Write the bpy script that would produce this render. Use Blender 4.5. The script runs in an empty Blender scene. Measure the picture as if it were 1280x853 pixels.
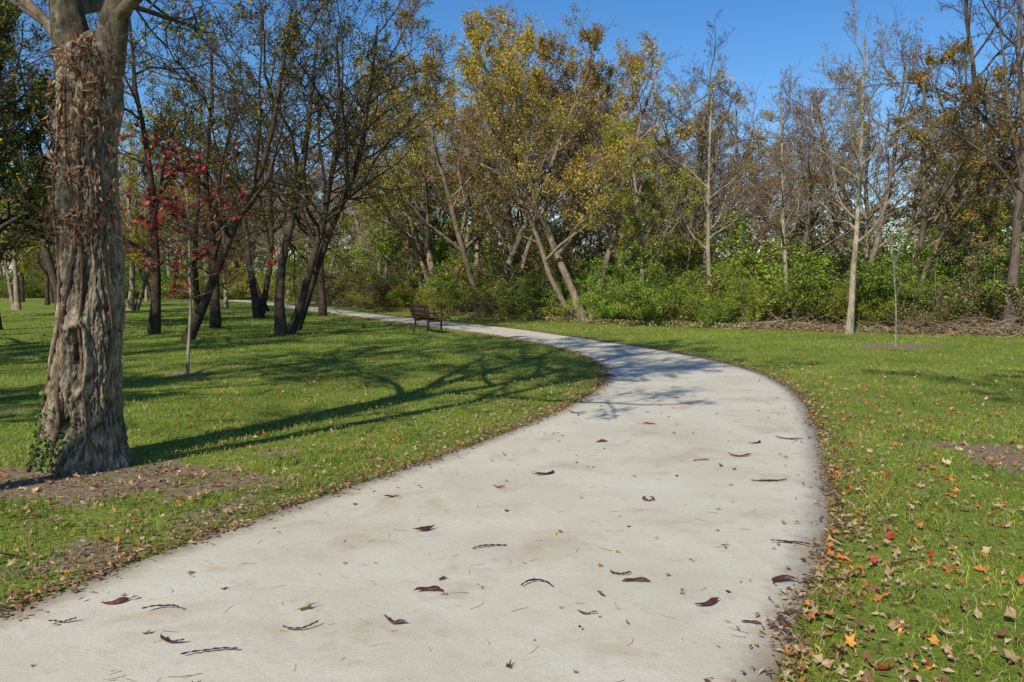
import bpy, math, numpy as np
from mathutils import Vector, noise, Matrix
rs=np.random.RandomState
scene=bpy.context.scene
scene.view_settings.view_transform='Standard'
scene.view_settings.look='None'
scene.view_settings.exposure=0

# ------------------------------------------------------------ light
SUN_AZ=np.array([-0.45,-0.893]); EL=math.radians(36)
world=bpy.data.worlds.new("World"); scene.world=world; world.use_nodes=True
nt=world.node_tree; nt.nodes.clear()
sky=nt.nodes.new('ShaderNodeTexSky'); sky.sky_type='NISHITA'; sky.sun_disc=False
sky.sun_elevation=EL; sky.sun_rotation=math.atan2(SUN_AZ[0],SUN_AZ[1])%(2*math.pi)
sky.air_density=1.0; sky.dust_density=0.05; sky.ozone_density=3.0
hs=nt.nodes.new('ShaderNodeHueSaturation'); hs.inputs['Saturation'].default_value=1.3; hs.inputs['Value'].default_value=1.1; hs.inputs['Hue'].default_value=0.505
bg=nt.nodes.new('ShaderNodeBackground'); bg.inputs[1].default_value=0.12
out=nt.nodes.new('ShaderNodeOutputWorld')
nt.links.new(sky.outputs[0],hs.inputs['Color']); nt.links.new(hs.outputs[0],bg.inputs[0]); nt.links.new(bg.outputs[0],out.inputs[0])
sd=Vector((SUN_AZ[0]*math.cos(EL),SUN_AZ[1]*math.cos(EL),math.sin(EL)))
L=bpy.data.lights.new('sun','SUN'); L.energy=5.0; L.angle=math.radians(0.5); L.color=(1,0.94,0.80)
lo=bpy.data.objects.new('sun',L); scene.collection.objects.link(lo)
lo.rotation_euler=sd.to_track_quat('Z','Y').to_euler(); lo.location=(-10,-20,20)

# ------------------------------------------------------------ camera
cd=bpy.data.cameras.new('camera'); cd.lens=28; cd.sensor_width=36; cd.clip_end=3000
cam=bpy.data.objects.new('camera',cd); scene.collection.objects.link(cam)
cam.location=(0,0,1.6); cam.rotation_euler=(math.radians(90-4.1),0,0); scene.camera=cam

# ------------------------------------------------------------ mesh builder
def norm(a): return a/(np.linalg.norm(a,axis=-1,keepdims=True)+1e-9)
class MB:
    def __init__(s): s.v=[];s.c=[];s.q=[];s.qm=[];s.t=[];s.tm=[];s.n=0
    def add(s,v,quads=None,tris=None,col=(1,1,1),mat=0):
        v=np.asarray(v,dtype=np.float64).reshape(-1,3)
        c=np.broadcast_to(np.asarray(col,dtype=np.float64),(len(v),3))
        if quads is not None and len(quads):
            q=np.asarray(quads).reshape(-1,4)+s.n; s.q.append(q); s.qm.append(np.full(len(q),mat))
        if tris is not None and len(tris):
            t=np.asarray(tris).reshape(-1,3)+s.n; s.t.append(t); s.tm.append(np.full(len(t),mat))
        s.v.append(v); s.c.append(c); s.n+=len(v)
    def mesh(s,name,mats,smooth=(0,)):
        V=np.concatenate(s.v); C=np.concatenate(s.c)
        q=np.concatenate(s.q) if s.q else np.zeros((0,4),int); t=np.concatenate(s.t) if s.t else np.zeros((0,3),int)
        mi=np.concatenate(s.qm+s.tm)
        me=bpy.data.meshes.new(name)
        me.vertices.add(len(V)); me.vertices.foreach_set('co',V.astype(np.float32).ravel())
        li=np.concatenate([q.ravel(),t.ravel()]).astype(np.int32)
        me.loops.add(len(li)); me.loops.foreach_set('vertex_index',li)
        nf=len(q)+len(t); me.polygons.add(nf)
        st=np.concatenate([np.arange(len(q))*4,len(q)*4+np.arange(len(t))*3]).astype(np.int32)
        me.polygons.foreach_set('loop_start',st)
        try: me.polygons.foreach_set('loop_total',np.concatenate([np.full(len(q),4),np.full(len(t),3)]).astype(np.int32))
        except Exception: pass
        me.polygons.foreach_set('material_index',mi.astype(np.int32))
        me.polygons.foreach_set('use_smooth',np.isin(mi,list(smooth)))
        a=me.attributes.new('Col','FLOAT_COLOR','POINT')
        a.data.foreach_set('color',np.concatenate([C,np.ones((len(C),1))],1).astype(np.float32).ravel())
        for m in mats: me.materials.append(m)
        me.update(calc_edges=True); return me
def obj(name,me,loc=(0,0,0),rz=0,sc=1,parent=None):
    o=bpy.data.objects.new(name,me); scene.collection.objects.link(o)
    o.location=loc; o.rotation_euler=(0,0,rz); o.scale=(sc,sc,sc) if np.isscalar(sc) else sc
    if parent: o.parent=parent
    return o

# ------------------------------------------------------------ materials
def newmat(name):
    m=bpy.data.materials.new(name); m.use_nodes=True; n=m.node_tree; n.nodes.clear()
    return m,n,n.nodes.new('ShaderNodeOutputMaterial')
def N(n,t,**k):
    x=n.nodes.new(t)
    for a,b in k.items(): setattr(x,a,b)
    return x
def noisetex(n,scale,detail=4,vec=None,rough=0.6):
    x=N(n,'ShaderNodeTexNoise'); x.inputs['Scale'].default_value=scale; x.inputs['Detail'].default_value=detail; x.inputs['Roughness'].default_value=rough
    if vec is not None: n.links.new(vec,x.inputs['Vector'])
    return x
def ramp(n,src,stops):
    r=N(n,'ShaderNodeValToRGB'); e=r.color_ramp.elements
    while len(e)<len(stops): e.new(0.5)
    for i,(p,c) in enumerate(stops):
        e[i].position=p; e[i].color=(c[0],c[1],c[2],1) if not np.isscalar(c) else (c,c,c,1)
    n.links.new(src,r.inputs[0]); return r
def mix(n,fac,a,b,mode='MIX'):
    x=N(n,'ShaderNodeMix',data_type='RGBA',blend_type=mode)
    for s,v in ((x.inputs[0],fac),(x.inputs[6],a),(x.inputs[7],b)):
        if isinstance(v,bpy.types.NodeSocket): n.links.new(v,s)
        elif np.isscalar(v): s.default_value=v
        else: s.default_value=(v[0],v[1],v[2],1)
    return x.outputs[2]
def leafmat(name,trans=0.35,rough=0.5,var=0.25,spec=0.3):
    m,n,o=newmat(name)
    at=N(n,'ShaderNodeAttribute',attribute_name='Col'); col=at.outputs['Color']
    if var>0:
        oi=N(n,'ShaderNodeObjectInfo')
        hs=N(n,'ShaderNodeHueSaturation')
        mr=N(n,'ShaderNodeMapRange'); mr.inputs[3].default_value=0.5-0.035*var*4; mr.inputs[4].default_value=0.5+0.025*var*4
        n.links.new(oi.outputs['Random'],mr.inputs[0]); n.links.new(mr.outputs[0],hs.inputs['Hue'])
        mv=N(n,'ShaderNodeMapRange'); mv.inputs[3].default_value=1-var; mv.inputs[4].default_value=1+var
        ma=N(n,'ShaderNodeMath',operation='FRACT'); mm=N(n,'ShaderNodeMath',operation='MULTIPLY'); mm.inputs[1].default_value=7.3
        n.links.new(oi.outputs['Random'],mm.inputs[0]); n.links.new(mm.outputs[0],ma.inputs[0]); n.links.new(ma.outputs[0],mv.inputs[0]); n.links.new(mv.outputs[0],hs.inputs['Value'])
        n.links.new(col,hs.inputs['Color']); col=hs.outputs[0]
    if spec>0:
        p=N(n,'ShaderNodeBsdfPrincipled'); p.inputs['Roughness'].default_value=rough; p.inputs['Specular IOR Level'].default_value=spec
        n.links.new(col,p.inputs['Base Color'])
    else:
        p=N(n,'ShaderNodeBsdfDiffuse'); n.links.new(col,p.inputs[0])
    if trans>0:
        t=N(n,'ShaderNodeBsdfTranslucent'); n.links.new(col,t.inputs[0])
        mx=N(n,'ShaderNodeMixShader'); mx.inputs[0].default_value=trans
        n.links.new(p.outputs[0],mx.inputs[1]); n.links.new(t.outputs[0],mx.inputs[2]); n.links.new(mx.outputs[0],o.inputs[0])
    else: n.links.new(p.outputs[0],o.inputs[0])
    return m
def barkmat(name,bump=0.4,sc=1.0,big=False):
    m,n,o=newmat(name)
    at=N(n,'ShaderNodeAttribute',attribute_name='Col')
    tc=N(n,'ShaderNodeTexCoord'); mp=N(n,'ShaderNodeMapping'); mp.inputs['Scale'].default_value=(1,1,0.3)
    n.links.new(tc.outputs['Object'],mp.inputs[0])
    a=noisetex(n,14*sc,5,mp.outputs[0],0.7)
    r=ramp(n,a.outputs[0],[(0.3,0.3),(0.5,0.9),(0.7,1.4)])
    b=noisetex(n,2.2*sc,2,tc.outputs['Object'])
    r2=ramp(n,b.outputs[0],[(0.35,(0.7,0.74,0.68)),(0.65,(1.15,1.1,1.03))])
    c=mix(n,1.0,at.outputs['Color'],r.outputs[0],'MULTIPLY'); c=mix(n,1.0,c,r2.outputs[0],'MULTIPLY')
    if big:
        l=noisetex(n,11,5,tc.outputs['Object']); rl=ramp(n,l.outputs[0],[(0.54,0),(0.66,0.5)])
        c=mix(n,rl.outputs[0],c,(0.30,0.30,0.22))
    p=N(n,'ShaderNodeBsdfPrincipled'); p.inputs['Roughness'].default_value=0.9; p.inputs['Specular IOR Level'].default_value=0.15
    n.links.new(c,p.inputs['Base Color'])
    bu=N(n,'ShaderNodeBump'); bu.inputs['Strength'].default_value=bump; bu.inputs['Distance'].default_value=0.03
    n.links.new(a.outputs[0],bu.inputs['Height']); n.links.new(bu.outputs[0],p.inputs['Normal'])
    n.links.new(p.outputs[0],o.inputs[0]); return m
M_leaf=leafmat('foliage',0.42,spec=0.25); M_farleaf=leafmat('woodland_foliage',0.42,spec=0)
M_grass=leafmat('grass_blades',0.38,0.45,0.0,0.2)
M_dry=leafmat('dry_leaves',0.2,0.6,0.0,0.2)
M_pod=leafmat('pod_skin',0.0,0.5,0.0,0.3)
M_bark=barkmat('bark'); M_bigbark=barkmat('rugged_bark',0.9,1.6,True)
m,n,o=newmat('twig_bark'); at=N(n,'ShaderNodeAttribute',attribute_name='Col'); tc=N(n,'ShaderNodeTexCoord'); nn_=noisetex(n,3,2,tc.outputs['Object']); rr=ramp(n,nn_.outputs[0],[(.35,.7),(.65,1.3)]); c=mix(n,1.0,at.outputs['Color'],rr.outputs[0],'MULTIPLY'); d_=N(n,'ShaderNodeBsdfDiffuse'); n.links.new(c,d_.inputs[0]); n.links.new(d_.outputs[0],o.inputs[0]); M_farbark=m

# ------------------------------------------------------------ path outline (world metres)
Ledge=np.array([(-7.2,-6),(-5.6,-2.5),(-3.9,0.9),(-2.75,3.1),(-2.21,4.35),(-1.84,5.12),(-1.26,6.2),(-0.60,7.4),(0.09,8.8),(0.85,10.6),(1.47,12.7),(1.76,14.9),(1.65,17.3),(1.02,20.4),(-0.49,24.5),(-2.3,28.2),(-6,35.4),(-11,45.5),(-13.9,51.4),(-18.5,61),(-28,78)],float)
Redge=np.array([(-3.5,-7),(-1.8,-3.2),(-0.1,0.6),(1.08,3.15),(1.46,3.9),(1.86,4.7),(2.25,5.55),(2.61,6.5),(3.04,7.77),(3.64,9.65),(4.11,11.4),(4.40,13.3),(4.42,15.2),(4.04,17.5),(3.24,20.2),(1.91,23.8),(0,28.7),(-2.7,33.9),(-6.6,40.8),(-11.3,51),(-16.3,60),(-25.5,77)],float)
def catmull(P,n):
    out=[]
    Q=np.vstack([2*P[0]-P[1],P,2*P[-1]-P[-2]])
    for i in range(1,len(Q)-2):
        for t in np.linspace(0,1,24,endpoint=False):
            a,b,c,d=Q[i-1],Q[i],Q[i+1],Q[i+2]
            out.append(0.5*((2*b)+(-a+c)*t+(2*a-5*b+4*c-d)*t*t+(-a+3*b-3*c+d)*t**3))
    out.append(P[-1]); out=np.array(out)
    s=np.concatenate([[0],np.cumsum(np.linalg.norm(np.diff(out,axis=0),axis=1))])
    u=np.linspace(0,s[-1],n)
    return np.stack([np.interp(u,s,out[:,0]),np.interp(u,s,out[:,1])],1),u
NP=260
PL,uL=catmull(Ledge,NP); PR,uR=catmull(Redge,NP)
POLY=np.vstack([PL,PR[::-1]])
def inpath(x,y,poly=POLY):
    ins=np.zeros(len(x),bool); n=len(poly)
    for i in range(n):
        x1,y1=poly[i]; x2,y2=poly[(i+1)%n]
        if y1==y2: continue
        m=((y1>y)!=(y2>y))
        if not m.any(): continue
        xi=(x2-x1)*(y[m]-y1)/(y2-y1)+x1
        ins[m]^=(x[m]<xi)
    return ins
def edgedist(x,y):
    d=np.full(len(x),1e9)
    for P in (PL[::2],PR[::2]):
        for p in P: d=np.minimum(d,(x-p[0])**2+(y-p[1])**2)
    return np.sqrt(d)
def yedge(x): return np.interp(x,[-80,-40,-20,-12.6,-6.4,-.7,3.5,7.3,11.2,14.6,40],[92,85,72,58,46,37.5,32,29,27,25,18])
def field(x,y,sc,seed):
    r=rs(seed); v=0
    for i in range(7):
        a=r.uniform(0,6.28); k=sc*r.uniform(0.6,2.2); v=v+np.sin(k*(x*math.cos(a)+y*math.sin(a))+r.uniform(0,6.28)+1.3*np.sin(k*0.7*(x*math.sin(a)-y*math.cos(a))))
    return v/7*1.6
def soil(x,y):
    s=np.zeros_like(x)
    def el(cx,cy,rx,ry,k=1.0):
        q=((x-cx)/rx)**2+((y-cy)/ry)**2
        return k*np.clip(1.5-q,0,1)
    j=0.55*field(x,y,5,3)+.5*field(x,y,13,4)
    s=np.maximum(s,el(-3.4,6.4,1.5,0.5)+j*(el(-3.4,6.4,1.8,.9)>0))
    s=np.maximum(s,el(4.75,7.2,0.6,0.8)+j*(el(4.75,7.2,.9,1.1)>0))
    s=np.maximum(s,el(9.9,20.5,.9,.9)+j*(el(9.9,20.5,1.2,1.2)>0))
    s=np.maximum(s,el(-5.78,14.1,0.35,0.35,0.8))
    s=np.maximum(s,np.clip((field(x,y,2.3,11)-0.75)*2.0,0,0.5))
    s=np.maximum(s,np.clip(1.0-np.abs(x-np.interp(y,PL[:90,1],PL[:90,0])+.45)/.75,0,1)*np.clip((8.5-y)/4,0,1)*np.clip(.55+.6*field(x,y,6,19),0,.85))
    s=np.maximum(s,np.clip((y-yedge(x)+0.4*field(x,y,1.2,5))/0.8,0,1))
    return np.clip(s,0,1)

# ------------------------------------------------------------ ground
xs=np.unique(np.concatenate([np.linspace(-1500,-60,18),np.linspace(-60,-14,47),np.arange(-14,16,0.12),np.linspace(16,60,45),np.linspace(60,1500,18)]))
ys=np.unique(np.concatenate([np.linspace(-1200,-10,14),np.arange(-10,1,0.5),np.arange(1,30,0.12),np.linspace(30,100,90),np.linspace(100,2000,20)]))
X,Y=np.meshgrid(xs,ys); xf,yf=X.ravel(),Y.ravel()
sl=soil(xf,yf)
ed=np.full(len(xf),9.0); near=(yf<70)&(np.abs(xf)<32)&(yf>-9); ed[near]=edgedist(xf[near],yf[near])
sl=np.maximum(sl,np.clip(1-(ed-0.05)/0.14,0,1)*0.9)
sl[near]=np.where(inpath(xf[near],yf[near]),1.0,sl[near])
G=MB(); nx=len(xs); ny=len(ys)
ii=(np.arange(ny-1)[:,None]*nx+np.arange(nx-1)[None]).ravel()
G.add(np.stack([xf,yf,np.zeros_like(xf)],1),quads=np.stack([ii,ii+1,ii+nx+1,ii+nx],1),col=np.stack([sl,sl*0,sl*0],1))
m,n,o=newmat('lawn_and_soil')
at=N(n,'ShaderNodeAttribute',attribute_name='Col'); sp=N(n,'ShaderNodeSeparateColor'); n.links.new(at.outputs['Color'],sp.inputs[0])
tc=N(n,'ShaderNodeTexCoord')
na=noisetex(n,0.5,5,tc.outputs['Object']); nb=noisetex(n,18,6,tc.outputs['Object'],0.7); nc=noisetex(n,120,3,tc.outputs['Object'])
g1=ramp(n,na.outputs[0],[(0.3,(0.15,0.20,0.03)),(0.55,(0.20,0.255,0.04)),(0.75,(0.28,0.28,0.07))])
g2=ramp(n,nb.outputs[0],[(0.3,0.45),(0.5,0.95),(0.7,1.4)])
g=mix(n,1.0,g1.outputs[0],g2.outputs[0],'MULTIPLY')
s1=ramp(n,nb.outputs[0],[(0.3,(0.12,0.08,0.05)),(0.5,(0.27,0.195,0.13)),(0.72,(0.40,0.31,0.21))])
s2=ramp(n,nc.outputs[0],[(0.3,0.6),(0.7,1.3)]); s=mix(n,1.0,s1.outputs[0],s2.outputs[0],'MULTIPLY')
ad=N(n,'ShaderNodeMath',operation='ADD'); n.links.new(sp.outputs[0],ad.inputs[0])
ms=N(n,'ShaderNodeMath',operation='MULTIPLY_ADD'); ms.inputs[1].default_value=0.9; ms.inputs[2].default_value=-0.45; n.links.new(nb.outputs[0],ms.inputs[0]); n.links.new(ms.outputs[0],ad.inputs[1])
rr=ramp(n,ad.outputs[0],[(0.35,0),(0.6,1)])
c=mix(n,rr.outputs[0],g,s)
p=N(n,'ShaderNodeBsdfPrincipled'); p.inputs['Roughness'].default_value=0.95; p.inputs['Specular IOR Level'].default_value=0.1
n.links.new(c,p.inputs['Base Color'])
bu=N(n,'ShaderNodeBump'); bu.inputs['Strength'].default_value=0.8; bu.inputs['Distance'].default_value=0.03; n.links.new(nb.outputs[0],bu.inputs['Height']); n.links.new(bu.outputs[0],p.inputs['Normal'])
n.links.new(p.outputs[0],o.inputs[0]); M_ground=m
obj('ground',G.mesh('ground',[M_ground]))

# ------------------------------------------------------------ concrete path
P=MB(); NC=14; wv=np.linspace(0,1,NC)
pts=PL[:,None]*(1-wv[None,:,None])+PR[:,None]*wv[None,:,None]
z=np.full((NP,NC),0.014)
V=np.concatenate([pts,z[...,None]],2)
V[:,0,2]=0.006; V[:,-1,2]=0.006
V=np.concatenate([np.concatenate([PL+0.0,np.full((NP,1),-0.05)],1)[:,None],V,np.concatenate([PR,np.full((NP,1),-0.05)],1)[:,None]],1)
nc2=NC+2
ii=(np.arange(NP-1)[:,None]*nc2+np.arange(nc2-1)[None]).ravel()
S=np.broadcast_to(((uL+uR)/2)[:,None],(NP,nc2)).ravel()
W=np.broadcast_to(np.concatenate([[0],wv,[1]])[None],(NP,nc2)).ravel()
P.add(V.reshape(-1,3),quads=np.stack([ii,ii+1,ii+nc2+1,ii+nc2],1),col=np.stack([S,W,W*0],1))
m,n,o=newmat('concrete')
at=N(n,'ShaderNodeAttribute',attribute_name='Col'); sp=N(n,'ShaderNodeSeparateColor'); n.links.new(at.outputs['Color'],sp.inputs[0])
tc=N(n,'ShaderNodeTexCoord')
n1=noisetex(n,0.9,6,tc.outputs['Object'],0.65); n2=noisetex(n,7,6,tc.outputs['Object'],0.7); n3=noisetex(n,200,3,tc.outputs['Object'],0.75)
c1=ramp(n,n1.outputs[0],[(0.3,(0.54,0.49,0.375)),(0.5,(0.62,0.57,0.45)),(0.7,(0.68,0.635,0.52))])
c2=ramp(n,n3.outputs[0],[(0.25,0.6),(0.5,1.0),(0.75,1.17)])
c=mix(n,1.0,c1.outputs[0],c2.outputs[0],'MULTIPLY')
n4=noisetex(n,1.7,5,tc.outputs['Object'],0.6); n4.inputs['Distortion'].default_value=0.5
st=ramp(n,n4.outputs[0],[(0.54,0),(0.68,0.5)]); c=mix(n,st.outputs[0],c,(0.44,0.32,0.20))
st2=ramp(n,n2.outputs[0],[(0.58,0),(0.72,0.55)]); c=mix(n,st2.outputs[0],c,(0.44,0.34,0.23))
n5=noisetex(n,45,4,tc.outputs['Object'],0.8); st3=ramp(n,n5.outputs[0],[(0.64,0),(0.70,0.6)]); c=mix(n,st3.outputs[0],c,(0.27,0.21,0.15))
ab=N(n,'ShaderNodeMath',operation='SUBTRACT'); ab.inputs[1].default_value=0.5; n.links.new(sp.outputs[1],ab.inputs[0])
ab2=N(n,'ShaderNodeMath',operation='ABSOLUTE'); n.links.new(ab.outputs[0],ab2.inputs[0])
ab3=N(n,'ShaderNodeMath',operation='MULTIPLY_ADD'); n.links.new(n2.outputs[0],ab3.inputs[0]); ab3.inputs[1].default_value=0.12; n.links.new(ab2.outputs[0],ab3.inputs[2])
eg=ramp(n,ab3.outputs[0],[(0.50,0),(0.57,0.7)]); c=mix(n,eg.outputs[0],c,(0.28,0.20,0.13))
p=N(n,'ShaderNodeBsdfPrincipled'); p.inputs['Roughness'].default_value=0.85; p.inputs['Specular IOR Level'].default_value=0.2
n.links.new(c,p.inputs['Base Color'])
bu=N(n,'ShaderNodeBump'); bu.inputs['Strength'].default_value=0.45; bu.inputs['Distance'].default_value=0.004; n.links.new(n3.outputs[0],bu.inputs['Height'])
bu2=N(n,'ShaderNodeBump'); bu2.inputs['Strength'].default_value=0.3; bu2.inputs['Distance'].default_value=0.02; n.links.new(n2.outputs[0],bu2.inputs['Height']); n.links.new(bu.outputs[0],bu2.inputs['Normal'])
n.links.new(bu2.outputs[0],p.inputs['Normal']); n.links.new(p.outputs[0],o.inputs[0])
obj('concrete_path',P.mesh('concrete_path',[m]))

# ------------------------------------------------------------ grass
def pal(r,n,cols,w=None):
    cols=np.array(cols); i=r.choice(len(cols),n,p=w); return cols[i]*r.uniform(0.75,1.25,(n,1))
GR=MB(); r=rs(21)
def blades(d0,d1,dens,h,w,seg):
    hw=lambda d:0.70*d+1.0
    A=(hw(d0)+hw(d1))*(d1-d0); nn=int(A*dens)
    y=r.uniform(d0,d1,nn); x=r.uniform(-1,1,nn)*hw(d1); k=np.abs(x)<hw(y); x=x[k];y=y[k]
    cl=field(x,y,9,31); k=(r.rand(len(x))<0.52+0.55*cl); x=x[k];y=y[k]
    k=~inpath(x,y); x=x[k];y=y[k]
    s=soil(x,y); e=edgedist(x,y) if d0<30 else np.full(len(x),9.)
    k=(r.rand(len(x))>s*1.05)&(r.rand(len(x))>np.clip(0.9-e/0.16,0,1)*0.9); k&=~((y-yedge(x)>0.3)); x=x[k];y=y[k]; nb=len(x)
    a=r.uniform(0,6.283,nb); hh=h*r.uniform(0.4,1.3,nb)*(1+0.45*field(x,y,3,8)); ww=w*r.uniform(0.6,1.3,nb)
    lean=r.uniform(0.1,1.3,nb)*hh; la=r.uniform(0,6.283,nb)
    b=np.stack([x,y,np.full(nb,-0.003)],1); sx=np.stack([np.cos(a),np.sin(a),np.zeros(nb)],1)*ww[:,None]/2
    ld=np.stack([np.cos(la),np.sin(la),np.zeros(nb)],1)*lean[:,None]; up=np.zeros((nb,3)); up[:,2]=hh
    tone=field(x,y,0.9,77); t2=field(x,y,4.5,78)
    c=pal(r,nb,[(0.235,0.325,0.035),(0.31,0.39,0.05),(0.39,0.42,0.075),(0.15,0.235,0.03),(0.54,0.46,0.25)],[.3,.28,.2,.1,.12])
    c=c*(1+0.22*tone[:,None]+.25*t2[:,None])*np.stack([1+.18*t2,np.ones(nb),1+.15*t2],1)
    if seg==2:
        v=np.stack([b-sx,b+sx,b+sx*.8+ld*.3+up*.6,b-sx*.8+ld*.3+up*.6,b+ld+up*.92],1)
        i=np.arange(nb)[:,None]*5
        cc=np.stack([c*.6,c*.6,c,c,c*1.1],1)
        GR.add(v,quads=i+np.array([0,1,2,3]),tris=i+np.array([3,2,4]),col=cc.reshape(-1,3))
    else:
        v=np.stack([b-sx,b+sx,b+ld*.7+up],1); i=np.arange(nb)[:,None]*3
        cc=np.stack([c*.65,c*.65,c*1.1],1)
        GR.add(v,tris=i+np.array([0,1,2]),col=cc.reshape(-1,3))
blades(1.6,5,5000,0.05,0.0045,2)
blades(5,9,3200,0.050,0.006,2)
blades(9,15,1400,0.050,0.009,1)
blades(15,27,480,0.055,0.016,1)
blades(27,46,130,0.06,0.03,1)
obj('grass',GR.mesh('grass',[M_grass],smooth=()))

# ------------------------------------------------------------ trees
def grow(start,dir,length,r0,r1,n,wob,trop,r):
    B=len(start); P=np.zeros((B,n,3)); D=np.zeros((B,n,3)); d=norm(dir); P[:,0]=start; D[:,0]=d
    for i in range(1,n):
        d=norm(d+wob*r.randn(B,3)+np.array([0,0,trop])); P[:,i]=P[:,i-1]+d*(length/(n-1))[:,None]; D[:,i]=d
    t=np.linspace(0,1,n)[None]
    R=r0[:,None]+(r1-r0)[:,None]*t**0.85
    return P,D,R
def tubes(mb,P,R,sides,col,mat=0):
    B,n,_=P.shape
    T=norm(np.gradient(P,axis=1)); T0=norm(P[:,-1]-P[:,0]); ref=np.eye(3)[np.argmin(np.abs(T0),1)]
    U=norm(np.cross(np.broadcast_to(ref[:,None],T.shape),T)); Wv=np.cross(T,U)
    a=np.arange(sides)*2*math.pi/sides
    ring=P[:,:,None]+R[...,None,None]*(np.cos(a)[None,None,:,None]*U[:,:,None]+np.sin(a)[None,None,:,None]*Wv[:,:,None])
    b=np.arange(B)[:,None,None]*n*sides; i=np.arange(n-1)[None,:,None]*sides; j=np.arange(sides)[None,None]
    j2=(j+1)%sides
    q=np.stack(np.broadcast_arrays(b+i+j,b+i+j2,b+i+sides+j2,b+i+sides+j),-1).reshape(-1,4)
    col=np.asarray(col)
    if col.ndim==2: col=np.repeat(col,n*sides,0)
    mb.add(ring,quads=q,col=col,mat=mat)
def leafquads(mb,c,size,asp,col,r,mat=1,up=0.3,droop=0.0):
    n=len(c); a=norm(r.randn(n,3)+np.array([0,0,-droop])); nn=norm(r.randn(n,3)+np.array([0,0,up*2])); b=norm(np.cross(nn,a))
    s=(size*r.uniform(0.6,1.3,n))[:,None]; nrm=np.cross(a,b)
    v=np.stack([c-a*s*.5,c+b*s*.5*asp+nrm*s*.12,c+a*s*.5,c-b*s*.5*asp+nrm*s*.12],1)
    mb.add(v,quads=np.arange(n)[:,None]*4+np.arange(4),col=np.repeat(col,4,0),mat=mat)
def lobed(mb,c,a,b,size,col,r,mat=1,curl=0.5):
    n=len(c); nrm=norm(np.cross(a,b)); rad=np.array([1.0,.55,.85,.45,.8,.4,.35,.4,.8,.45,.85,.55]); K=len(rad)
    th=np.arange(K)*2*math.pi/K
    ra=rad[None]*r.uniform(.75,1.2,(n,K))*size[:,None]*.5
    asp=r.uniform(.45,.95,(n,1))
    u=np.cos(th)*ra; w=np.sin(th)*ra*asp
    cu=r.uniform(-1,1,(n,1))*curl; cv=r.uniform(0,1,(n,1))*curl
    h=(cv*(w**2)+cu*(u**2))/(size[:,None]*.5)*1.2+r.normal(0,.06,(n,K))*size[:,None]
    v=c[:,None]+u[...,None]*a[:,None]+w[...,None]*b[:,None]+h[...,None]*nrm[:,None]
    v=np.concatenate([c[:,None],v],1); i=np.arange(n)[:,None,None]*(K+1)
    t=np.stack([np.zeros(K,int),1+np.arange(K),1+(np.arange(K)+1)%K],1)[None]
    mb.add(v,tris=(i+t).reshape(-1,3),col=np.repeat(col,K+1,0),mat=mat)
def tree(name,stems,levels,leaf,bark,seed,min_r=0.005,mats=None):
    r=rs(seed); mb=MB(); bark=np.array(bark)
    start=np.array([s[0] for s in stems],float); d=np.array([s[1] for s in stems],float); ln=np.array([s[2] for s in stems],float); r0=np.array([s[3] for s in stems],float)
    allp=[]
    for li,l in enumerate(levels):
        if li>0:
            P,D,R=cur; B,n,_=P.shape; k=l['k']; pi=np.repeat(np.arange(B),k); m=len(pi)
            t0=l.get('t0',.25); t=t0+(1-t0)*((np.tile(np.arange(k),B)+r.rand(m))/k)**l.get('tp',1.0); t=np.clip(t,0,.995); f=t*(n-1); i0=f.astype(int); fr=(f-i0)[:,None]; i1=np.minimum(i0+1,n-1)
            start=P[pi,i0]*(1-fr)+P[pi,i1]*fr; pd=D[pi,i1]; rp=R[pi,i0]*(1-fr[:,0])+R[pi,i1]*fr[:,0]
            q=norm(np.cross(pd,r.randn(m,3))+np.array([0,0,l.get('up',0.15)])); a=np.radians(r.uniform(*l.get('ang',(30,60)),m))[:,None]
            d=np.cos(a)*pd+np.sin(a)*q
            plen=ln[pi]; ln=l['lr']*plen*(1-l.get('tl',.55)*(t-t0)/(1-t0))*r.uniform(.6,1.25,m)
            r0=np.maximum(np.minimum(rp*l.get('rr',.62)*r.uniform(.7,1.1,m),ln*.035),min_r)
        r1=np.maximum(r0*l.get('tap',.3),min_r*.6)
        cur=grow(start,d,ln,r0,r1,l['n'],l['wob'],l.get('trop',0.04),r)
        P,D,R=cur
        if li==0:
            R[:,0]*=1.3
        f=1.0 if li<2 else 0.85
        tubes(mb,P,R,l['s'],bark*f*r.uniform(.8,1.2,(len(P),1)))
        allp.append(P)
    if leaf:
        for lv,k in leaf.get('lv',((-1,leaf['k']),)):
            P=allp[lv]; B,n,_=P.shape; mid=P[:,n//2]
            cl=field(mid[:,0]+mid[:,2]*.6,mid[:,1]-mid[:,2]*.4,leaf.get('fs',1.1),seed+5)
            keep=np.where(r.rand(B)<leaf['p']+leaf.get('cl',.3)*cl)[0]
            if len(keep)==0: continue
            pi=np.repeat(keep,k); m=len(pi); f=r.uniform(0.1,.999,m)*(n-1); i0=f.astype(int); fr=(f-i0)[:,None]
            c=P[pi,i0]*(1-fr)+P[pi,i0+1]*fr+r.normal(0,leaf.get('sp',.07),(m,3))
            c[:,2]=np.maximum(c[:,2],0.03)
            bc=r.uniform(.7,1.3,B)[pi][:,None]
            leafquads(mb,c,leaf['s'],leaf.get('asp',.6),pal(r,m,leaf['c'],leaf.get('w'))*bc,r,up=leaf.get('up',.3),droop=leaf.get('droop',0))
    mats=mats or [M_farbark,M_farleaf]
    me=mb.mesh(name,mats,smooth=(0,)); V=np.concatenate(mb.v); me['h']=float(np.percentile(V[:,2],99.7)); return me
Z=(0,0,0)
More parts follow.
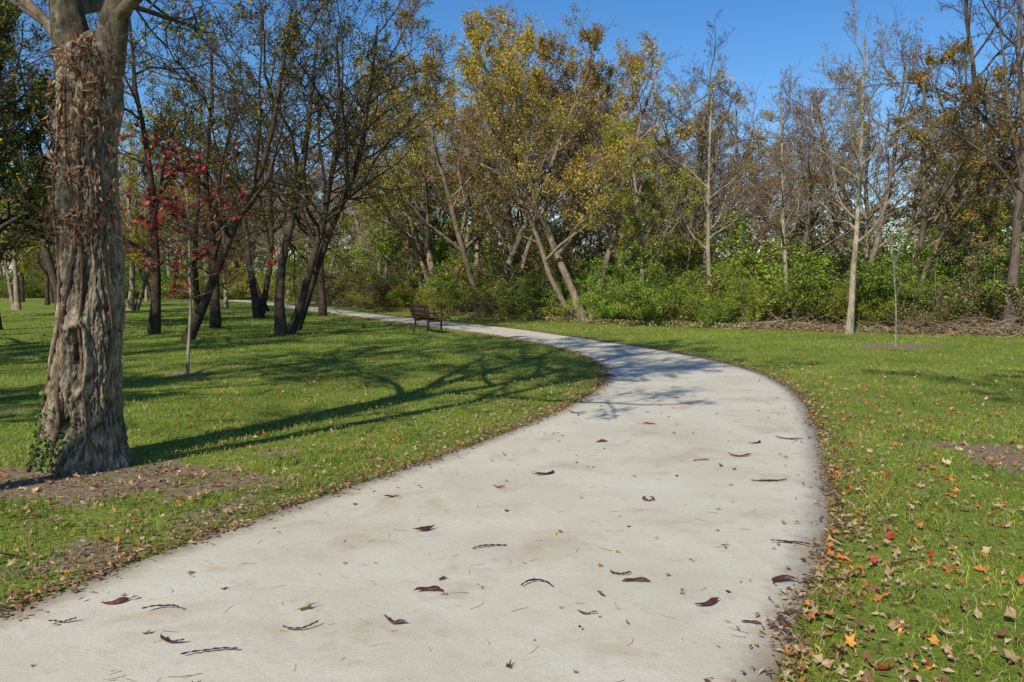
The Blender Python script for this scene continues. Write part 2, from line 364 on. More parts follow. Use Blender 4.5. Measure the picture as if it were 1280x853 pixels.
def lv(tr=(10,10,.07),k=(13,7,6,4),lr=(.45,.5,.5,.55),ang=((35,65),(30,60),(30,60),(25,55)),t0=.3,wob=.16,trop=.05,s=(9,6,4,3,3),up=.2):
    L=[dict(n=tr[0],s=s[0],wob=tr[2],trop=.03,tap=.25)]
    ns=[7,6,4,3]
    for i in range(len(k)):
        L.append(dict(k=k[i],n=ns[i],s=s[i+1],lr=lr[i],ang=ang[i],wob=wob,trop=trop,t0=t0 if i==0 else .15,up=up))
    return L
olive=[(0.48,0.38,0.06),(0.54,0.40,0.07),(0.38,0.36,0.055),(0.52,0.32,0.08),(0.28,0.31,0.05)]
ygreen=[(0.38,0.44,0.05),(0.54,0.52,0.06),(0.25,0.35,0.045),(0.56,0.48,0.07)]
green=[(0.18,0.30,0.035),(0.26,0.39,0.045),(0.35,0.47,0.06),(0.12,0.20,0.028)]
tan=[(0.44,0.31,0.16),(0.36,0.245,0.13),(0.50,0.36,0.17),(0.46,0.25,0.10)]
darkg=[(0.05,0.08,0.02),(0.075,0.11,0.025),(0.13,0.14,0.035)]
GB=(0.25,0.20,0.15); DB=(0.075,0.058,0.043); PB=(0.30,0.255,0.195)
bm=[M_bark,M_leaf]
P_bare1=tree('bare_tree_a',[(Z,(0.01,0,1),12,.15)],lv(tr=(10,12,.03),k=(16,7,6,4),lr=(.36,.5,.5,.5),ang=((30,60),(30,55),(30,55),(25,55)),trop=.05),dict(k=2,p=.05,s=.07,c=tan),PB,1,.006,bm)
P_bare2=tree('bare_tree_b',[(Z,(0.05,.05,1),11,.16)],lv(k=(14,8,7,4),lr=(.5,.5,.5,.5),ang=((35,70),(30,65),(30,60),(25,55)),trop=.02),dict(k=3,p=.15,s=.07,c=tan),(.225,.175,.135),2,.0065)
P_bdk=tree('dark_bare_tree',[(Z,(0.0,.05,1),11,.17)],lv(k=(14,8,7,4),lr=(.52,.5,.5,.5),ang=((35,70),(30,65),(30,60),(25,55)),trop=.02),dict(k=2,p=.15,s=.16,asp=.2,c=[(.07,.04,.03),(.12,.07,.04)],droop=2.0),(.12,.095,.075),22,.006)
P_tan=tree('tan_tree',[(Z,(-.05,.03,1),10,.14)],lv(k=(14,8,7,3),lr=(.5,.5,.5,.5),ang=((40,75),(30,65),(30,60),(25,55)),trop=.02),dict(k=5,p=.5,cl=.7,s=.075,c=tan+olive[:1]+tan),GB,3,.0065)
P_oliv=tree('olive_tree',[(Z,(-.35,.0,1),9,.14),((.25,.1,0),(.2,.15,1),9,.12),((-.2,.2,0),(-.65,-.1,1),8,.10)],lv(k=(11,7,6,4),lr=(.52,.5,.5,.5),trop=.02,t0=.22),dict(k=8,p=.5,cl=.85,s=.08,c=olive),GB,4,.006,bm)
P_yg=tree('yellow_green_tree',[(Z,(.1,.05,1),8,.13),((.2,.1,0),(.4,.1,1),7,.1)],lv(k=(12,7,6,4),lr=(.48,.5,.5,.5),t0=.15,trop=.02),dict(k=9,p=.65,cl=.7,s=.08,c=ygreen+ygreen+olive[:1]),GB,5,.006)
P_grn=tree('green_tree',[(Z,(.05,-.1,1),8,.15)],lv(k=(15,7,6,3),lr=(.46,.5,.5,.5),t0=.12),dict(k=9,p=.8,cl=.5,s=.10,c=green+ygreen[:2]+darkg[:1]),GB,6,.006)
def shrub(name,seed,cols,k=5,s=.085,H=3.0,p=.9):
    r=rs(seed); st=[]
    for i in range(13):
        a=r.uniform(0,6.28); e=r.uniform(.15,1.2); st.append(((.35*math.cos(a)*r.rand(),.35*math.sin(a)*r.rand(),0),(math.cos(a)*e,math.sin(a)*e,1),H*r.uniform(.5,1.2),.022))
    L=[dict(n=7,s=4,wob=.14,trop=-.06,tap=.4)]
    for i,(kk,l) in enumerate(((8,.45),(6,.5),(4,.5))): L.append(dict(k=kk,n=4,s=3,lr=l,ang=(30,65),wob=.2,trop=.0,t0=.05,up=.1))
    return tree(name,st,L,dict(k=k,p=p,cl=.6,s=s,c=cols,up=.6,asp=.62,fs=2.6),(.22,.17,.12),seed,.004,[M_farbark,M_leaf])
S1=shrub('shrub_a',11,green+green[:3]+[(0.42,0.50,0.06)],8,.068); S2=shrub('shrub_b',12,green+ygreen[:1],7,.068,p=.75); S3=shrub('shrub_c',13,ygreen+green[1:3],6,.07,3.0,.6); S4=shrub('shrub_d',14,darkg+green[:1]+tan[:3],4,.075,2.6,.45)

Lg=lv(k=(12,8,6,5),lr=(.58,.5,.5,.5),ang=((35,75),(30,65),(30,60),(25,60)),t0=.25,wob=.17,trop=.02)
gl=dict(k=4,p=.36,cl=.6,s=.075,c=olive+darkg+darkg)
P_g1=tree('grove_a',[(Z,(.12,0,1),9,.15)],Lg,gl,DB,31,.006)
P_g2=tree('grove_b',[(Z,(-.05,.05,1),9.5,.15),((.2,.1,0),(.4,0,1),9,.125)],Lg,gl,DB,32,.006)
P_g3=tree('grove_c',[(Z,(.5,-.05,1),9.5,.14)],Lg,gl,DB,33,.006)
P_dk=tree('dark_dense',[(Z,(0,0,1),11,.25)],lv(k=(20,8,6,4),lr=(.42,.5,.5,.5),t0=.12,trop=-.01),dict(k=8,p=.85,cl=.4,s=.12,c=darkg),DB,34,.006)
Lh=[dict(x) for x in Lg]; Lh[1]['t0']=.5
P_hi=tree('high_crown',[(Z,(.05,0,1),9.5,.17)],Lh,dict(k=6,p=.6,cl=.4,s=.09,c=olive),DB,35,.006)
Lh2=[dict(x) for x in Lh]; Lh2[1]['t0']=.58; Lh2[1]['lr']=.48
P_arch=tree('arching_crown',[(Z,(.26,.04,1),10.5,.16)],Lh2,dict(k=4,p=.35,cl=.7,s=.085,c=olive),DB,36,.007)
def H(me,h): return h/me['h']
def T(name,me,x,y,rz,h): return obj(name,me,(x,y,-.03),rz,H(me,h))
T('grove_tree',P_g1,-11.4,25.3,.3,11.5)
T('grove_tree',P_g3,-9.2,22.5,0.1,11)
T('grove_tree',P_g1,-10.8,29,2.1,12)
T('grove_tree',P_g2,-11.8,37,1.1,13)
T('grove_tree',P_g2,-7.2,24.8,0.0,12)
T('grove_tree',P_g3,-7.5,27.5,-.2,12)
T('grove_tree',P_g2,-18.6,33,1.9,14)
T('grove_tree',P_g1,-16.5,42,4,13)
T('grove_tree',P_g3,-14.5,47,3,13)
T('grove_tree',P_g1,-9.5,40,5,13)
T('evergreen_tree',P_dk,-18.0,27.5,0,13)
T('evergreen_tree',P_dk,-25,38,2,14)
rr_=rs(5)
for (x_,y_) in ((-23,48),(-27,52),(-31,50),(-35,60),(-28,63),(-38,66),(-22,58),(-43,70),(-33,72),(-19,53),(-47,76)):
    T('grove_tree',(P_g1,P_g2,P_tan,P_yg)[rr_.randint(4)],x_,y_,rr_.uniform(0,6),rr_.uniform(10,13))
# trees outside the frame on the left and behind the camera (they shade the lawn)
T('grove_tree',P_g1,-9.2,6.5,1.0,12)
T('grove_tree',P_hi,-7.6,10.2,2.0,11)
T('grove_tree',P_hi,-11.6,12.5,4.0,11.5)
T('grove_tree',P_g2,-13.0,9.5,2.5,12)
T('evergreen_tree',P_dk,-11.6,2.6,1,10)
T('evergreen_tree',P_dk,-18,9.5,1,11)
T('grove_tree',P_g2,-14.5,17,.5,12)
T('grove_tree',P_hi,-18,21,3.5,12)
T('grove_tree',P_hi,2.4,-2.4,2.2,12.5)
T('grove_tree',P_arch,-7.4,1.6,0,13.5)

# wood edge trees
T('olive_leafed_tree',P_oliv,3.0,33.0,.2,12.5)
T('olive_leafed_tree',P_oliv,-1.2,39.5,3.4,14)
T('tan_leafed_tree',P_tan,0.8,43,1.4,15)
T('olive_leafed_tree',P_oliv,-4.2,46,5.4,16)
T('yellow_green_tree',P_yg,5.4,33,1.5,8.5)
T('bare_tree',P_bare1,10.85,25.6,.4,10.6)
T('bare_tree',P_bare1,10.2,29.5,2.6,9.5)
T('bare_tree',P_bare1,8.3,33.5,4.0,11)
T('bare_tree',P_bdk,7.6,36,1.0,13)
T('bare_tree',P_bdk,15.6,25.0,2.2,14)
T('bare_tree',P_bdk,17.8,29.5,4.2,15)
T('bare_tree',P_bare2,13.2,30,.2,11)
T('tan_leafed_tree',P_tan,15.6,35,.2,11)
T('tan_leafed_tree',P_tan,4.5,42,3.1,13.5)
T('tan_leafed_tree',P_tan,10.5,38,1.1,11)
T('yellow_green_tree',P_yg,18.2,28,.1,7.5)
T('bare_tree',P_bare1,-5.6,48.5,.9,15)
T('green_leafed_tree',P_grn,-8.6,53,.9,9.5)
T('yellow_green_tree',P_yg,-7,57,.9,12)

r=rs(55); x=-13.0
while x<26:
    y=yedge(x)+r.uniform(.6,2.4); k=r.choice(4,p=[.4,.27,.25,.08]); me=[S1,S2,S3,S4][k]; h=r.uniform(1.7,3.5)
    if 9<x<14: h*=.75
    if not (10.2<x<11.6): obj('shrub',me,(x,y,-.03),r.uniform(0,6.28),H(me,h)*np.array([1.15,1.15,1.0]))
    x+=r.uniform(.8,1.7)
wood=bpy.data.objects.new('woodland',None); scene.collection.objects.link(wood)
c=0
for row,(off,stp,h0,h1) in enumerate(((3.8,2.5,2.8,4.8),(10,3.0,3.5,5.5),(22,3.6,5.5,7.5))):
    x=-66.0
    while x<60:
        y=yedge(x)+off+r.uniform(-1.5,1.5); me=[S1,S2,S3,S4][r.choice(4,p=[.25,.25,.2,.3])]
        obj('understory_%d'%c,me,(x+r.uniform(-1,1),y,-.03),r.uniform(0,6.28),H(me,r.uniform(h0,h1))*np.array([1.5,1.5,1]),wood); c+=1
        x+=stp
for i in range(125):
    x=r.uniform(-75,62); dd=r.rand()**1.4*40+4; y=yedge(x)+dd
    me=[P_bare1,P_bare2,P_tan,P_oliv,P_yg,P_grn][r.choice(6,p=[.16,.38,.25,.06,.09,.06] if x>4 else [.12,.28,.26,.16,.11,.07])]
    h=r.uniform(9.5,13)+2.5+dd*.07 if x<4 else r.uniform(8.0,11.0)+dd*.07
    if me is P_yg or me is P_grn: h*=.66
    obj('tree_%d'%i,me,(x,y,-.03),r.uniform(0,6.28),H(me,h)*np.array([1.15,1.15,1]),wood)
for i in range(40):
    x=-165+i*8+r.uniform(-2,2); me=[P_tan,P_grn,P_yg][r.randint(3)]
    obj('far_tree_%d'%i,me,(x,r.uniform(120,135),-.03),r.uniform(0,6.28),H(me,r.uniform(12,15))*np.array([1.9,1.9,1]),wood)

# ------------------------------------------------------------ red oak sapling
mb=MB(); r=rs(77)
P0,D0,R0=grow(np.array([Z],float),np.array([(.04,.0,1.)]),np.array([4.0]),np.array([.035]),np.array([.008]),12,.045,.02,r)
tubes(mb,P0,R0,8,np.array([[.33,.28,.23]]))
m1=26; t=np.linspace(.34,.98,m1); f=t*11; i0=f.astype(int); fr=(f-i0)[:,None]
st=P0[0,i0]*(1-fr)+P0[0,np.minimum(i0+1,11)]*fr; a=np.arange(m1)*2.4; e=.4
d=np.stack([np.cos(a),np.sin(a),np.full(m1,e)],1)
P1,D1,R1=grow(st,d,1.45*(1.15-t)*r.uniform(.7,1.5,m1)+.3,np.full(m1,.011),np.full(m1,.004),6,.14,.0,r); tubes(mb,P1,R1,5,np.tile([.25,.2,.17],(m1,1)))
pi=np.repeat(np.arange(m1),6); m2=len(pi); ix=r.randint(1,6,m2)
P2,D2,R2=grow(P1[pi,ix],norm(D1[pi,ix]+.8*r.randn(m2,3)),r.uniform(.12,.4,m2),np.full(m2,.004),np.full(m2,.002),3,.1,0,r); tubes(mb,P2,R2,3,np.tile([.22,.15,.12],(m2,1)))
kp=np.where(r.rand(m2)<.72)[0]; pi=np.repeat(kp,6); n3=len(pi); c3=P2[pi,r.randint(0,3,n3)]+r.normal(0,.06,(n3,3)); k=r.rand(n3)<.8; c3=c3[k]; n3=len(c3)
aa=norm(r.randn(n3,3)*[1,1,.5]+[0,0,-.7]); bb=norm(np.cross(norm(r.randn(n3,3)+[0,-.3,.6]),aa))
lobed(mb,c3,aa,bb,r.uniform(.10,.18,n3),pal(r,n3,[(.44,.06,.03),(.30,.035,.022),(.54,.16,.08),(.18,.03,.02),(.42,.18,.08)],[.32,.25,.2,.13,.1]),r)
obj('red_oak_sapling',mb.mesh('red_oak_sapling',[M_bark,M_leaf]),(-5.78,14.1,-.02))

me=tree('bare_sapling',[(Z,(.02,0,1),2.9,.022)],[dict(n=8,s=7,wob=.03,trop=.04,tap=.25),dict(k=12,n=5,s=4,lr=.26,ang=(20,45),wob=.12,trop=.08,t0=.4),dict(k=4,n=4,s=3,lr=.5,ang=(25,50),wob=.15,trop=.05)],dict(k=1,p=.15,s=.06,c=tan),(.36,.32,.27),88,.003,bm)
obj('bare_sapling',me,(9.9,20.5,-.02))

# ------------------------------------------------------------ big old tree on the left
mb=MB(); r=rs(101); TX,TY=-3.78,6.95
nz,na=380,220
zz=np.linspace(-.08,3.75,nz); th=np.linspace(0,2*math.pi,na,endpoint=False)
cx=np.interp(zz,[0,.8,2,2.7,3.4,3.8],[0,.06,.115,.12,.19,.24]); 
rad=np.interp(zz,[-.1,0,.15,.4,.9,1.3,2,2.8,3.3,3.6,3.75],[.42,.385,.345,.31,.285,.27,.25,.245,.26,.21,.05])
VV=np.zeros((nz,na,3)); CC=np.zeros((nz,na,3))
for i,zv in enumerate(zz):
    flare=max(0,1-zv/.55)**2
    for j,t_ in enumerate(th):
        ct,sn=math.cos(t_),math.sin(t_)
        wob=noise.noise(Vector((ct*1.3,sn*1.3,zv*1.1)))*.055
        w2=noise.noise(Vector((ct*3+5,sn*3,zv*4.2)))*.5
        v=noise.noise(Vector((ct*8+w2,sn*8+w2,zv*5.0+3)))
        v2=noise.noise(Vector((ct*17+w2*2,sn*17,zv*15+9)))
        v3=noise.noise(Vector((ct*34,sn*34,zv*38)))
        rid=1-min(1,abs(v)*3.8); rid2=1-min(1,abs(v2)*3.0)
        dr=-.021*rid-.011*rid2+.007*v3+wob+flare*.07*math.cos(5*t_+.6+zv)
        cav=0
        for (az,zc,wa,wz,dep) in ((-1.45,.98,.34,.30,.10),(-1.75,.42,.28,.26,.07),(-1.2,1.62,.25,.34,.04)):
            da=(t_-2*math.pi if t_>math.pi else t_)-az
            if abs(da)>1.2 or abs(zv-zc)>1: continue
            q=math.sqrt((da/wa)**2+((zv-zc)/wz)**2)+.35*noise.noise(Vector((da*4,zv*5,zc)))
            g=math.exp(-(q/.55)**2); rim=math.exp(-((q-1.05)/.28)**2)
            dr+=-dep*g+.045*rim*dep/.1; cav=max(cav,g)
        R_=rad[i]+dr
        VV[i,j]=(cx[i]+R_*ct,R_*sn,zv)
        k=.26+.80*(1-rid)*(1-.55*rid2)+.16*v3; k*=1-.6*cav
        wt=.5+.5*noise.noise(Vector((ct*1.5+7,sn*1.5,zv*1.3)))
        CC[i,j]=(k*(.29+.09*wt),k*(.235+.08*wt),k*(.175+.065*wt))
ii=(np.arange(nz-1)[:,None]*na+np.arange(na)[None]); jj=(np.arange(nz-1)[:,None]*na+(np.arange(na)[None]+1)%na)
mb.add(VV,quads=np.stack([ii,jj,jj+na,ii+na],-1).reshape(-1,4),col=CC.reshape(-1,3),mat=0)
def surf(az,zv,off=.0):
    i=int(np.clip(np.searchsorted(zz,zv),0,nz-1)); j=int((az%(2*math.pi))/(2*math.pi)*na)%na
    p=VV[i,j]; return np.array([p[0]+off*math.cos(az),p[1]+off*math.sin(az),zv])
for (a0,a1,z0,z1,rv,sd_) in ((-2.1,-1.1,.0,3.5,.018,1),(-1.0,-1.9,.3,3.6,.011,2),(-2.5,-2.0,.0,3.3,.013,3),(-.5,-.9,1.0,3.5,.010,4)):
    q=rs(sd_); zs=np.linspace(z0,z1,60); az=a0+(a1-a0)*np.linspace(0,1,60)+.12*np.sin(zs*3+sd_)
    pp=np.array([surf(a,z_,.012) for a,z_ in zip(az,zs)])
    for _ in range(4): pp[1:-1]=(pp[:-2]+pp[1:-1]*2+pp[2:])/4
    tubes(mb,pp[None],np.full((1,60),rv)*np.linspace(1.1,.6,60)[None],7,np.array([[.15,.09,.065]]),0)
    hs=60*2; hp=pp[q.randint(0,60,hs)]; g=grow(hp,q.randn(hs,3)*[1,.6,.6],q.uniform(.03,.1,hs),np.full(hs,.003),np.full(hs,.0015),3,.3,0,q); tubes(mb,g[0],g[2],3,np.tile([.14,.08,.06],(hs,1)),0)
q=rs(9); nd=460; zd=np.concatenate([q.normal(2.12,.08,110),q.normal(2.7,.3,200),q.normal(3.4,.25,150)]); ad=q.normal(-1.4,.7,nd)
cd_=np.array([surf(a,min(max(z_,.5),3.65),q.uniform(.0,.09)) for a,z_ in zip(ad,zd)])
leafquads(mb,cd_,.085,.3,pal(q,nd,[(.30,.13,.07),(.36,.20,.12),(.18,.085,.05),(.44,.29,.18)]),q,1,0,1.0)
ns=320; P_,D_,R_=grow(cd_[q.randint(0,nd,ns)],q.randn(ns,3)+[0,-.4,-.3],q.uniform(.06,.3,ns),np.full(ns,.003),np.full(ns,.0015),4,.3,-.05,q); tubes(mb,P_,R_,3,np.tile([.24,.12,.08],(ns,1)),0)
ni=330; zi=np.abs(q.normal(0,.30,ni))+.02; ai=q.normal(-2.35,.5,ni)
ci=np.array([surf(a,z_,q.uniform(.01,.05)) for a,z_ in zip(ai,zi)])
leafquads(mb,ci,.045,.8,pal(q,ni,[(.09,.17,.03),(.13,.23,.04),(.06,.12,.02)]),q,1,.2,.3)
start=[((.10,0,3.25),(-.05,.05,1),7.8,.15),((.27,0,3.2),(.38,-.02,1),7.6,.125),((.16,.05,3.3),(-.7,.3,.9),5,.06)]
Lc=lv(tr=(12,10,.10),k=(13,8,6,5),lr=(.55,.5,.5,.5),ang=((35,80),(30,65),(30,60),(25,60)),t0=.08,wob=.17,trop=.01)
crown=tree('crown',start,Lc,dict(k=5,p=.42,cl=.6,s=.075,c=olive+tan),(.15,.12,.09),103,.005,[M_bigbark,M_leaf])
trunk=mb.mesh('trunk',[M_bigbark,M_dry])
old=bpy.data.objects.new('old_locust_tree',None); scene.collection.objects.link(old); old.location=(TX,TY,0)
obj('trunk',trunk,parent=old); obj('crown',crown,parent=old)

# ------------------------------------------------------------ bench
def box(mb,c,hx,hy,hz,ax,ay,az,col,bev=.006):
    c=np.array(c,float); prof=[(-hz,1),( -hz+bev,0),(hz-bev,0),(hz,1)]
    V=[]
    for (z_,ins) in prof:
        b=bev if ins else 0; X_,Y_=hx-b,hy-b; k=bev
        for (u,w) in ((-X_+k,-Y_),(X_-k,-Y_),(X_,-Y_+k),(X_,Y_-k),(X_-k,Y_),(-X_+k,Y_),(-X_,Y_-k),(-X_,-Y_+k)):
            V.append(c+ax*u+ay*w+az*z_)
    F=[]; T_=[]
    for l in range(3):
        for j in range(8): F.append((l*8+j,l*8+(j+1)%8,l*8+8+(j+1)%8,l*8+8+j))
    for j in range(1,7): T_.append((0,j+1,j)); T_.append((24,24+j,24+j+1))
    mb.add(V,quads=F,tris=T_,col=col)
u=norm(np.array([-.45,.89,0.])); f=norm(np.array([.89,.45,0.])); zu=np.array([0,0,1.])
bench=bpy.data.objects.new('park_bench',None); scene.collection.objects.link(bench); bench.location=(-2.75,26.2,0)
woodc=(.06,.026,.02); met=(.03,.03,.032)
wm=barkmat('bench_wood',.15,1.0)
def part(name,fn,mat):
    q=MB(); fn(q); obj(name,q.mesh(name,[mat],smooth=()),parent=bench)
def seat(q):
    for i in range(4): box(q,f*(-.17+i*.125)+zu*(.45-.01*(3-i)*.6),.85,.055,.022,u,f,zu,woodc)
part('seat',seat,wm)
bk=norm(zu*1.0-f*.22); bn=norm(np.cross(u,bk))
def back(q):
    for i in range(3): box(q,f*(-.25)+zu*.47+bk*(.10+i*.15),.85,.06,.022,u,bk,bn,woodc)
part('backrest',back,wm)
mm,n_,o_=newmat('bench_iron'); p_=N(n_,'ShaderNodeBsdfPrincipled'); p_.inputs['Base Color'].default_value=(.02,.02,.022,1); p_.inputs['Roughness'].default_value=.5; p_.inputs['Metallic'].default_value=.4
nz_=noisetex(n_,30,3); bb_=N(n_,'ShaderNodeBump'); bb_.inputs['Strength'].default_value=.1; n_.links.new(nz_.outputs[0],bb_.inputs['Height']); n_.links.new(bb_.outputs[0],p_.inputs['Normal']); n_.links.new(p_.outputs[0],o_.inputs[0])
for k,s_ in enumerate((-.6,.6)):
    def leg(q,s_=s_):
        def tube(pts,rr): tubes(q,np.array(pts)[None],np.full((1,len(pts)),rr),8,np.array([met]))
        b=u*s_
        tube([b+f*.24+zu*(-.02),b+f*.21+zu*.2,b+f*.22+zu*.42],.03)
        tube([b-f*.32+zu*(-.02),b-f*.24+zu*.2,b-f*.23+zu*.42,b-f*.27+zu*.5,b-f*.37+zu*.9],.03)
        tube([b+f*.25+zu*.415,b-f*.24+zu*.395],.025)
        tube([b+f*.22+zu*.42,b+f*.24+zu*.62,b+f*.15+zu*.66,b-f*.31+zu*.66],.022)
    part('leg_%d'%(k+1),leg,mm)

# ------------------------------------------------------------ fallen leaves
mb=MB(); r=rs(200)
lc=[(.44,.30,.16),(.54,.41,.24),(.54,.20,.05),(.30,.155,.08),(.66,.28,.06),(.22,.10,.06),(.44,.06,.035)]
def flat(n,tilt=.35):
    a=r.uniform(0,6.283,n); A=norm(np.stack([np.cos(a),np.sin(a),r.normal(0,tilt,n)],1)); up=norm(np.stack([r.normal(0,tilt,n),r.normal(0,tilt,n),np.ones(n)],1)); return A,norm(np.cross(up,A))
def scatter(x,y,z,size,cols,w=None,tilt=.35,curl=.6):
    n=len(x); A,B_=flat(n,tilt); lobed(mb,np.stack([x,y,z],1),A,B_,size,pal(r,n,cols,w),r,0,curl)
n_l=2700; y=1.5+14*r.rand(n_l)**1.9; x=np.interp(y,PR[:,1][PR[:,1]>0][:150],PR[:,0][PR[:,1]>0][:150])+.03+r.rand(n_l)**1.4*(.5+y*.45); k=~inpath(x,y); x,y=x[k],y[k]
scatter(x,y,r.uniform(.015,.05,len(x)),r.uniform(.03,.105,len(x)),lc,[.28,.22,.13,.16,.08,.09,.04],.5,.9)
n_l=3200; y=2.8+11*r.rand(n_l)**1.6; x=np.interp(y,PL[:90,1],PL[:90,0])-.03-r.rand(n_l)**1.5*(1.0+y*.4); k=~inpath(x,y); x,y=x[k],y[k]
scatter(x,y,r.uniform(.01,.045,len(x)),r.uniform(.025,.08,len(x)),lc,[.33,.2,.04,.22,.03,.16,.02],.5,.9)
n_l=420; y=r.uniform(10,34,n_l); x=r.uniform(-.6,.6,n_l)*y; k=(~inpath(x,y))&(y<yedge(x)); x,y=x[k],y[k]
scatter(x,y,np.full(len(x),.04),r.uniform(.05,.10,len(x)),lc,[.32,.25,.10,.13,.10,.06,.04])
for cx_,cy_,rx_,ry_,nn in ((-3.4,6.3,1.5,.7,420),(4.7,7.2,.5,.7,60)):
    a=r.uniform(0,6.28,nn); q_=np.sqrt(r.rand(nn)); x=cx_+rx_*q_*np.cos(a); y=cy_+ry_*q_*np.sin(a); k=np.hypot(x-TX,y-TY)>.42; x,y=x[k],y[k]
    scatter(x,y,np.full(len(x),.012),r.uniform(.025,.08,len(x)),lc,[.3,.15,.03,.3,.02,.18,.02],.3,.8)
n_p=150; y=3+20*r.rand(n_p)**1.5; w_=r.rand(n_p); il=np.array([np.argmin(abs(PL[:,1]-v)) for v in y]); ir=np.array([np.argmin(abs(PR[:,1]-v)) for v in y])
x=PL[il,0]*(1-w_)+PR[ir,0]*w_
scatter(x,y,np.full(n_p,.022),r.uniform(.015,.065,n_p),[(.28,.17,.09),(.14,.06,.04),(.4,.3,.17),(.09,.04,.03),(.30,.36,.06)],[.27,.3,.12,.25,.06],.2,.9)
for (x_,y_,s_,c_) in ((-1.02,3.78,.12,(.60,.47,.28)),(-.95,4.42,.05,(.33,.42,.06)),(-.78,4.42,.045,(.55,.5,.08)),(1.45,5.5,.06,(.20,.36,.04)),(.27,4.95,.06,(.5,.42,.12)),(.62,4.6,.05,(.45,.35,.1)),(3.3,5.9,.13,(.75,.22,.03)),(-2.6,8.3,.12,(.5,.1,.03))):
    A,B_=flat(1,.1); lobed(mb,np.array([[x_,y_,.026]]),A,B_,np.array([s_]),np.array([c_]),r,0,.4)
obj('fallen_leaves',mb.mesh('fallen_leaves',[M_dry],smooth=()))
mb=MB()
for E,sgn in ((PL,1),(PR,-1)):
    n_c=16000; s_=r.rand(n_c)**1.6*(NP*.55)+8; i0=s_.astype(int); fr=(s_-i0)[:,None]; p_=E[i0]*(1-fr)+E[i0+1]*fr
    tg=norm(E[i0+1]-E[i0]); nm=np.stack([tg[:,1],-tg[:,0]],1)*sgn
    off=r.normal(-.03,.055,n_c)+.06*field(p_[:,0],p_[:,1],3,6)+np.where(r.rand(n_c)<.06,r.exponential(.2,n_c),0)-np.where(r.rand(n_c)<.45,r.exponential(.28,n_c),0)
    p_=p_+nm*off[:,None]; z_=np.where(off>0,.02,.018)+r.uniform(0,.02,n_c)
    a=r.uniform(0,6.28,n_c); A=norm(np.stack([np.cos(a),np.sin(a),r.normal(0,.25,n_c)],1)); up=norm(np.stack([r.normal(0,.4,n_c),r.normal(0,.4,n_c),np.ones(n_c)],1)); B_=norm(np.cross(up,A))
    L_=r.uniform(.006,.030,n_c)[:,None]; c=np.concatenate([p_,z_[:,None]],1)
    v=np.stack([c-A*L_,c+B_*L_*.4+up*L_*.2,c+A*L_,c-B_*L_*.4+up*L_*.2],1)
    mb.add(v,quads=np.arange(n_c)[:,None]*4+np.arange(4),col=np.repeat(pal(r,n_c,[(.27,.14,.075),(.18,.09,.055),(.36,.22,.12),(.12,.065,.04),(.46,.33,.20)]),4,0))
obj('leaf_litter',mb.mesh('leaf_litter',[M_dry],smooth=()))

# ------------------------------------------------------------ locust pods and twigs
mb=MB(); r=rs(300)
pods=[(.13,4.1,.21,3.0),(-1.70,3.77,.18,2.2),(-.43,4.0,.14,1.8),(-.14,4.7,.19,.9),(.28,6.55,.22,1.6),(-.55,3.62,.11,.6),(-.97,3.55,.15,1.4),(-1.30,3.32,.2,.7),(-1.51,3.42,.12,1.0),(-1.97,3.86,.13,1.8),(-2.1,3.62,.1,.3),(.97,3.83,.14,.6),(.66,4.14,.14,1.2),(.59,4.25,.13,2.4),(1.43,4.12,.18,2.6),(1.70,4.76,.22,1.8),(2.08,6.3,.30,1.6),(2.10,7.25,.22,2.2),(2.83,8.06,.25,1.2),(-.56,5.02,.14,.8),(1.0,5.75,.15,5.0),(.79,9.7,.22,1.2),(1.12,3.62,.08,1.2),(1.69,7.05,.14,1.2),(-.89,5.82,.12,2.4),(.36,3.72,.08,.9),(2.44,7.86,.17,1.5),(1.55,8.9,.13,.9),(.9,7.9,.12,.9),(2.3,10.4,.18,1.2),(-.1,6.1,.09,1.0),(-2.9,4.5,.18,.9),(-3.3,5.3,.18,1.2),(2.2,4.4,.18,1.2),(1.75,4.15,.15,1.8)]
for (x_,y_,ln,cv) in pods:
    K=18; ln*=1.08; a0=r.uniform(-.6,.6)+(math.pi if r.rand()<.5 else 0); cv=cv*(1 if r.rand()<.5 else -1)*1.1; t=np.linspace(-.5,.5,K); an=a0+cv*t*(1+.3*np.sin(t*5+r.uniform(0,6))); ds=ln*1.1/(K-1)
    px=np.cumsum(np.cos(an))*ds; py=np.cumsum(np.sin(an))*ds; px-=px.mean(); py-=py.mean()
    w=.015*np.clip(.85+.2*np.sin(t*9+r.uniform(0,6)),.5,1)*np.clip((1-(2*np.abs(t+.08*t))**2.5),.10,1)**.8*(1 if ln>.11 else .7)
    tw=r.uniform(-.3,.9)+r.uniform(-1.3,1.3)*t; zc=.014+.008+np.abs(np.sin(tw))*w+.045*r.rand()*np.abs(t)
    nx_,ny_=-np.sin(an),np.cos(an)
    V=[]
    for i in range(K):
        cdir=np.array([nx_[i]*math.cos(tw[i]),ny_[i]*math.cos(tw[i]),math.sin(tw[i])]); nd=np.array([-nx_[i]*math.sin(tw[i]),-ny_[i]*math.sin(tw[i]),math.cos(tw[i])])
        c=np.array([x_+px[i],y_+py[i],zc[i]]); bl=.003+.002*math.sin(i*2.1)
        for j in range(8):
            q=j*math.pi/4; V.append(c+cdir*w[i]*math.cos(q)+nd*bl*math.sin(q))
    F=[(i*8+j,i*8+(j+1)%8,i*8+8+(j+1)%8,i*8+8+j) for i in range(K-1) for j in range(8)]
    cc=np.repeat((np.array([[.085,.030,.020]])*r.uniform(.5,1.4)*r.uniform(.6,1.4,(K,1))),8,0)
    mb.add(V,quads=F,col=cc)
obj('locust_seed_pods',mb.mesh('locust_seed_pods',[M_pod]))
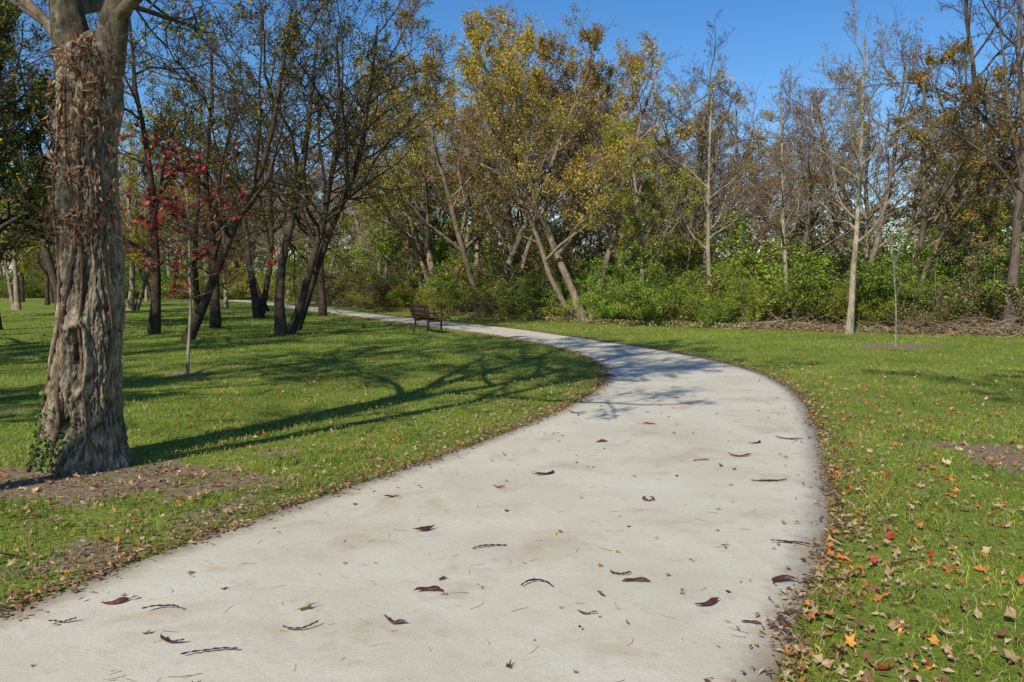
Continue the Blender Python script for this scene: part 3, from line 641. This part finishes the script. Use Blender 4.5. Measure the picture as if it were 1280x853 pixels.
mb=MB(); n_t=260; y=3+14*r.rand(n_t)**1.7; w_=r.rand(n_t); il=np.array([np.argmin(abs(PL[:,1]-v)) for v in y]); ir=np.array([np.argmin(abs(PR[:,1]-v)) for v in y]); x=PL[il,0]*(1-w_)+PR[ir,0]*w_
a=r.uniform(0,6.28,n_t); g=grow(np.stack([x,y,np.full(n_t,.017)],1),np.stack([np.cos(a),np.sin(a),a*0],1),r.uniform(.01,.10,n_t),np.full(n_t,.0011),np.full(n_t,.0007),5,.0,0,r)
Pw=g[0]; bend=r.normal(0,.5,n_t)[:,None]*np.linspace(0,1,5)[None]**2*.06; Pw[:,:,0]+=bend*-np.sin(a)[:,None]; Pw[:,:,1]+=bend*np.cos(a)[:,None]
tubes(mb,Pw,g[2],4,pal(r,n_t,[(.18,.13,.09),(.30,.22,.14),(.10,.07,.05)]))
obj('fallen_twigs',mb.mesh('fallen_twigs',[M_farbark]))

# ------------------------------------------------------------ brush pile at the wood edge
mb=MB(); r=rs(400); nb=1100
x=r.uniform(8.2,22,nb); y=yedge(x)-.4+r.normal(0,.45,nb)
pile=.35*np.clip(1-np.abs((x-9.3)/1.2),0,1)+.45*np.clip(1-np.abs((x-14.5)/2.5),0,1)+.4*np.clip(1-np.abs((x-19)/2.5),0,1)+.06
a=r.uniform(0,6.28,nb); g=grow(np.stack([x,y,r.rand(nb)*pile+.03],1),np.stack([np.cos(a),np.sin(a),r.normal(0,.35,nb)],1),r.uniform(.3,1.4,nb),r.uniform(.004,.014,nb),np.full(nb,.003),5,.14,-.03,r)
g[0][...,2]=np.maximum(g[0][...,2],.02)
tubes(mb,g[0],g[2],4,pal(r,nb,[(.30,.21,.15),(.20,.13,.09),(.38,.29,.22)]))
nl=8000; x=r.uniform(-8,24,nl); y=yedge(x)+r.normal(.1,.6,nl); leafquads(mb,np.stack([x,y,r.uniform(.02,.2,nl)],1),.1,.7,pal(r,nl,[(.36,.25,.15),(.26,.16,.10),(.44,.33,.2),(.20,.28,.05)]),r,1,1.0)
obj('brush_pile',mb.mesh('brush_pile',[M_farbark,M_dry]))
print('verts',sum(len(o.data.vertices) for o in scene.objects if o.type=='MESH'))
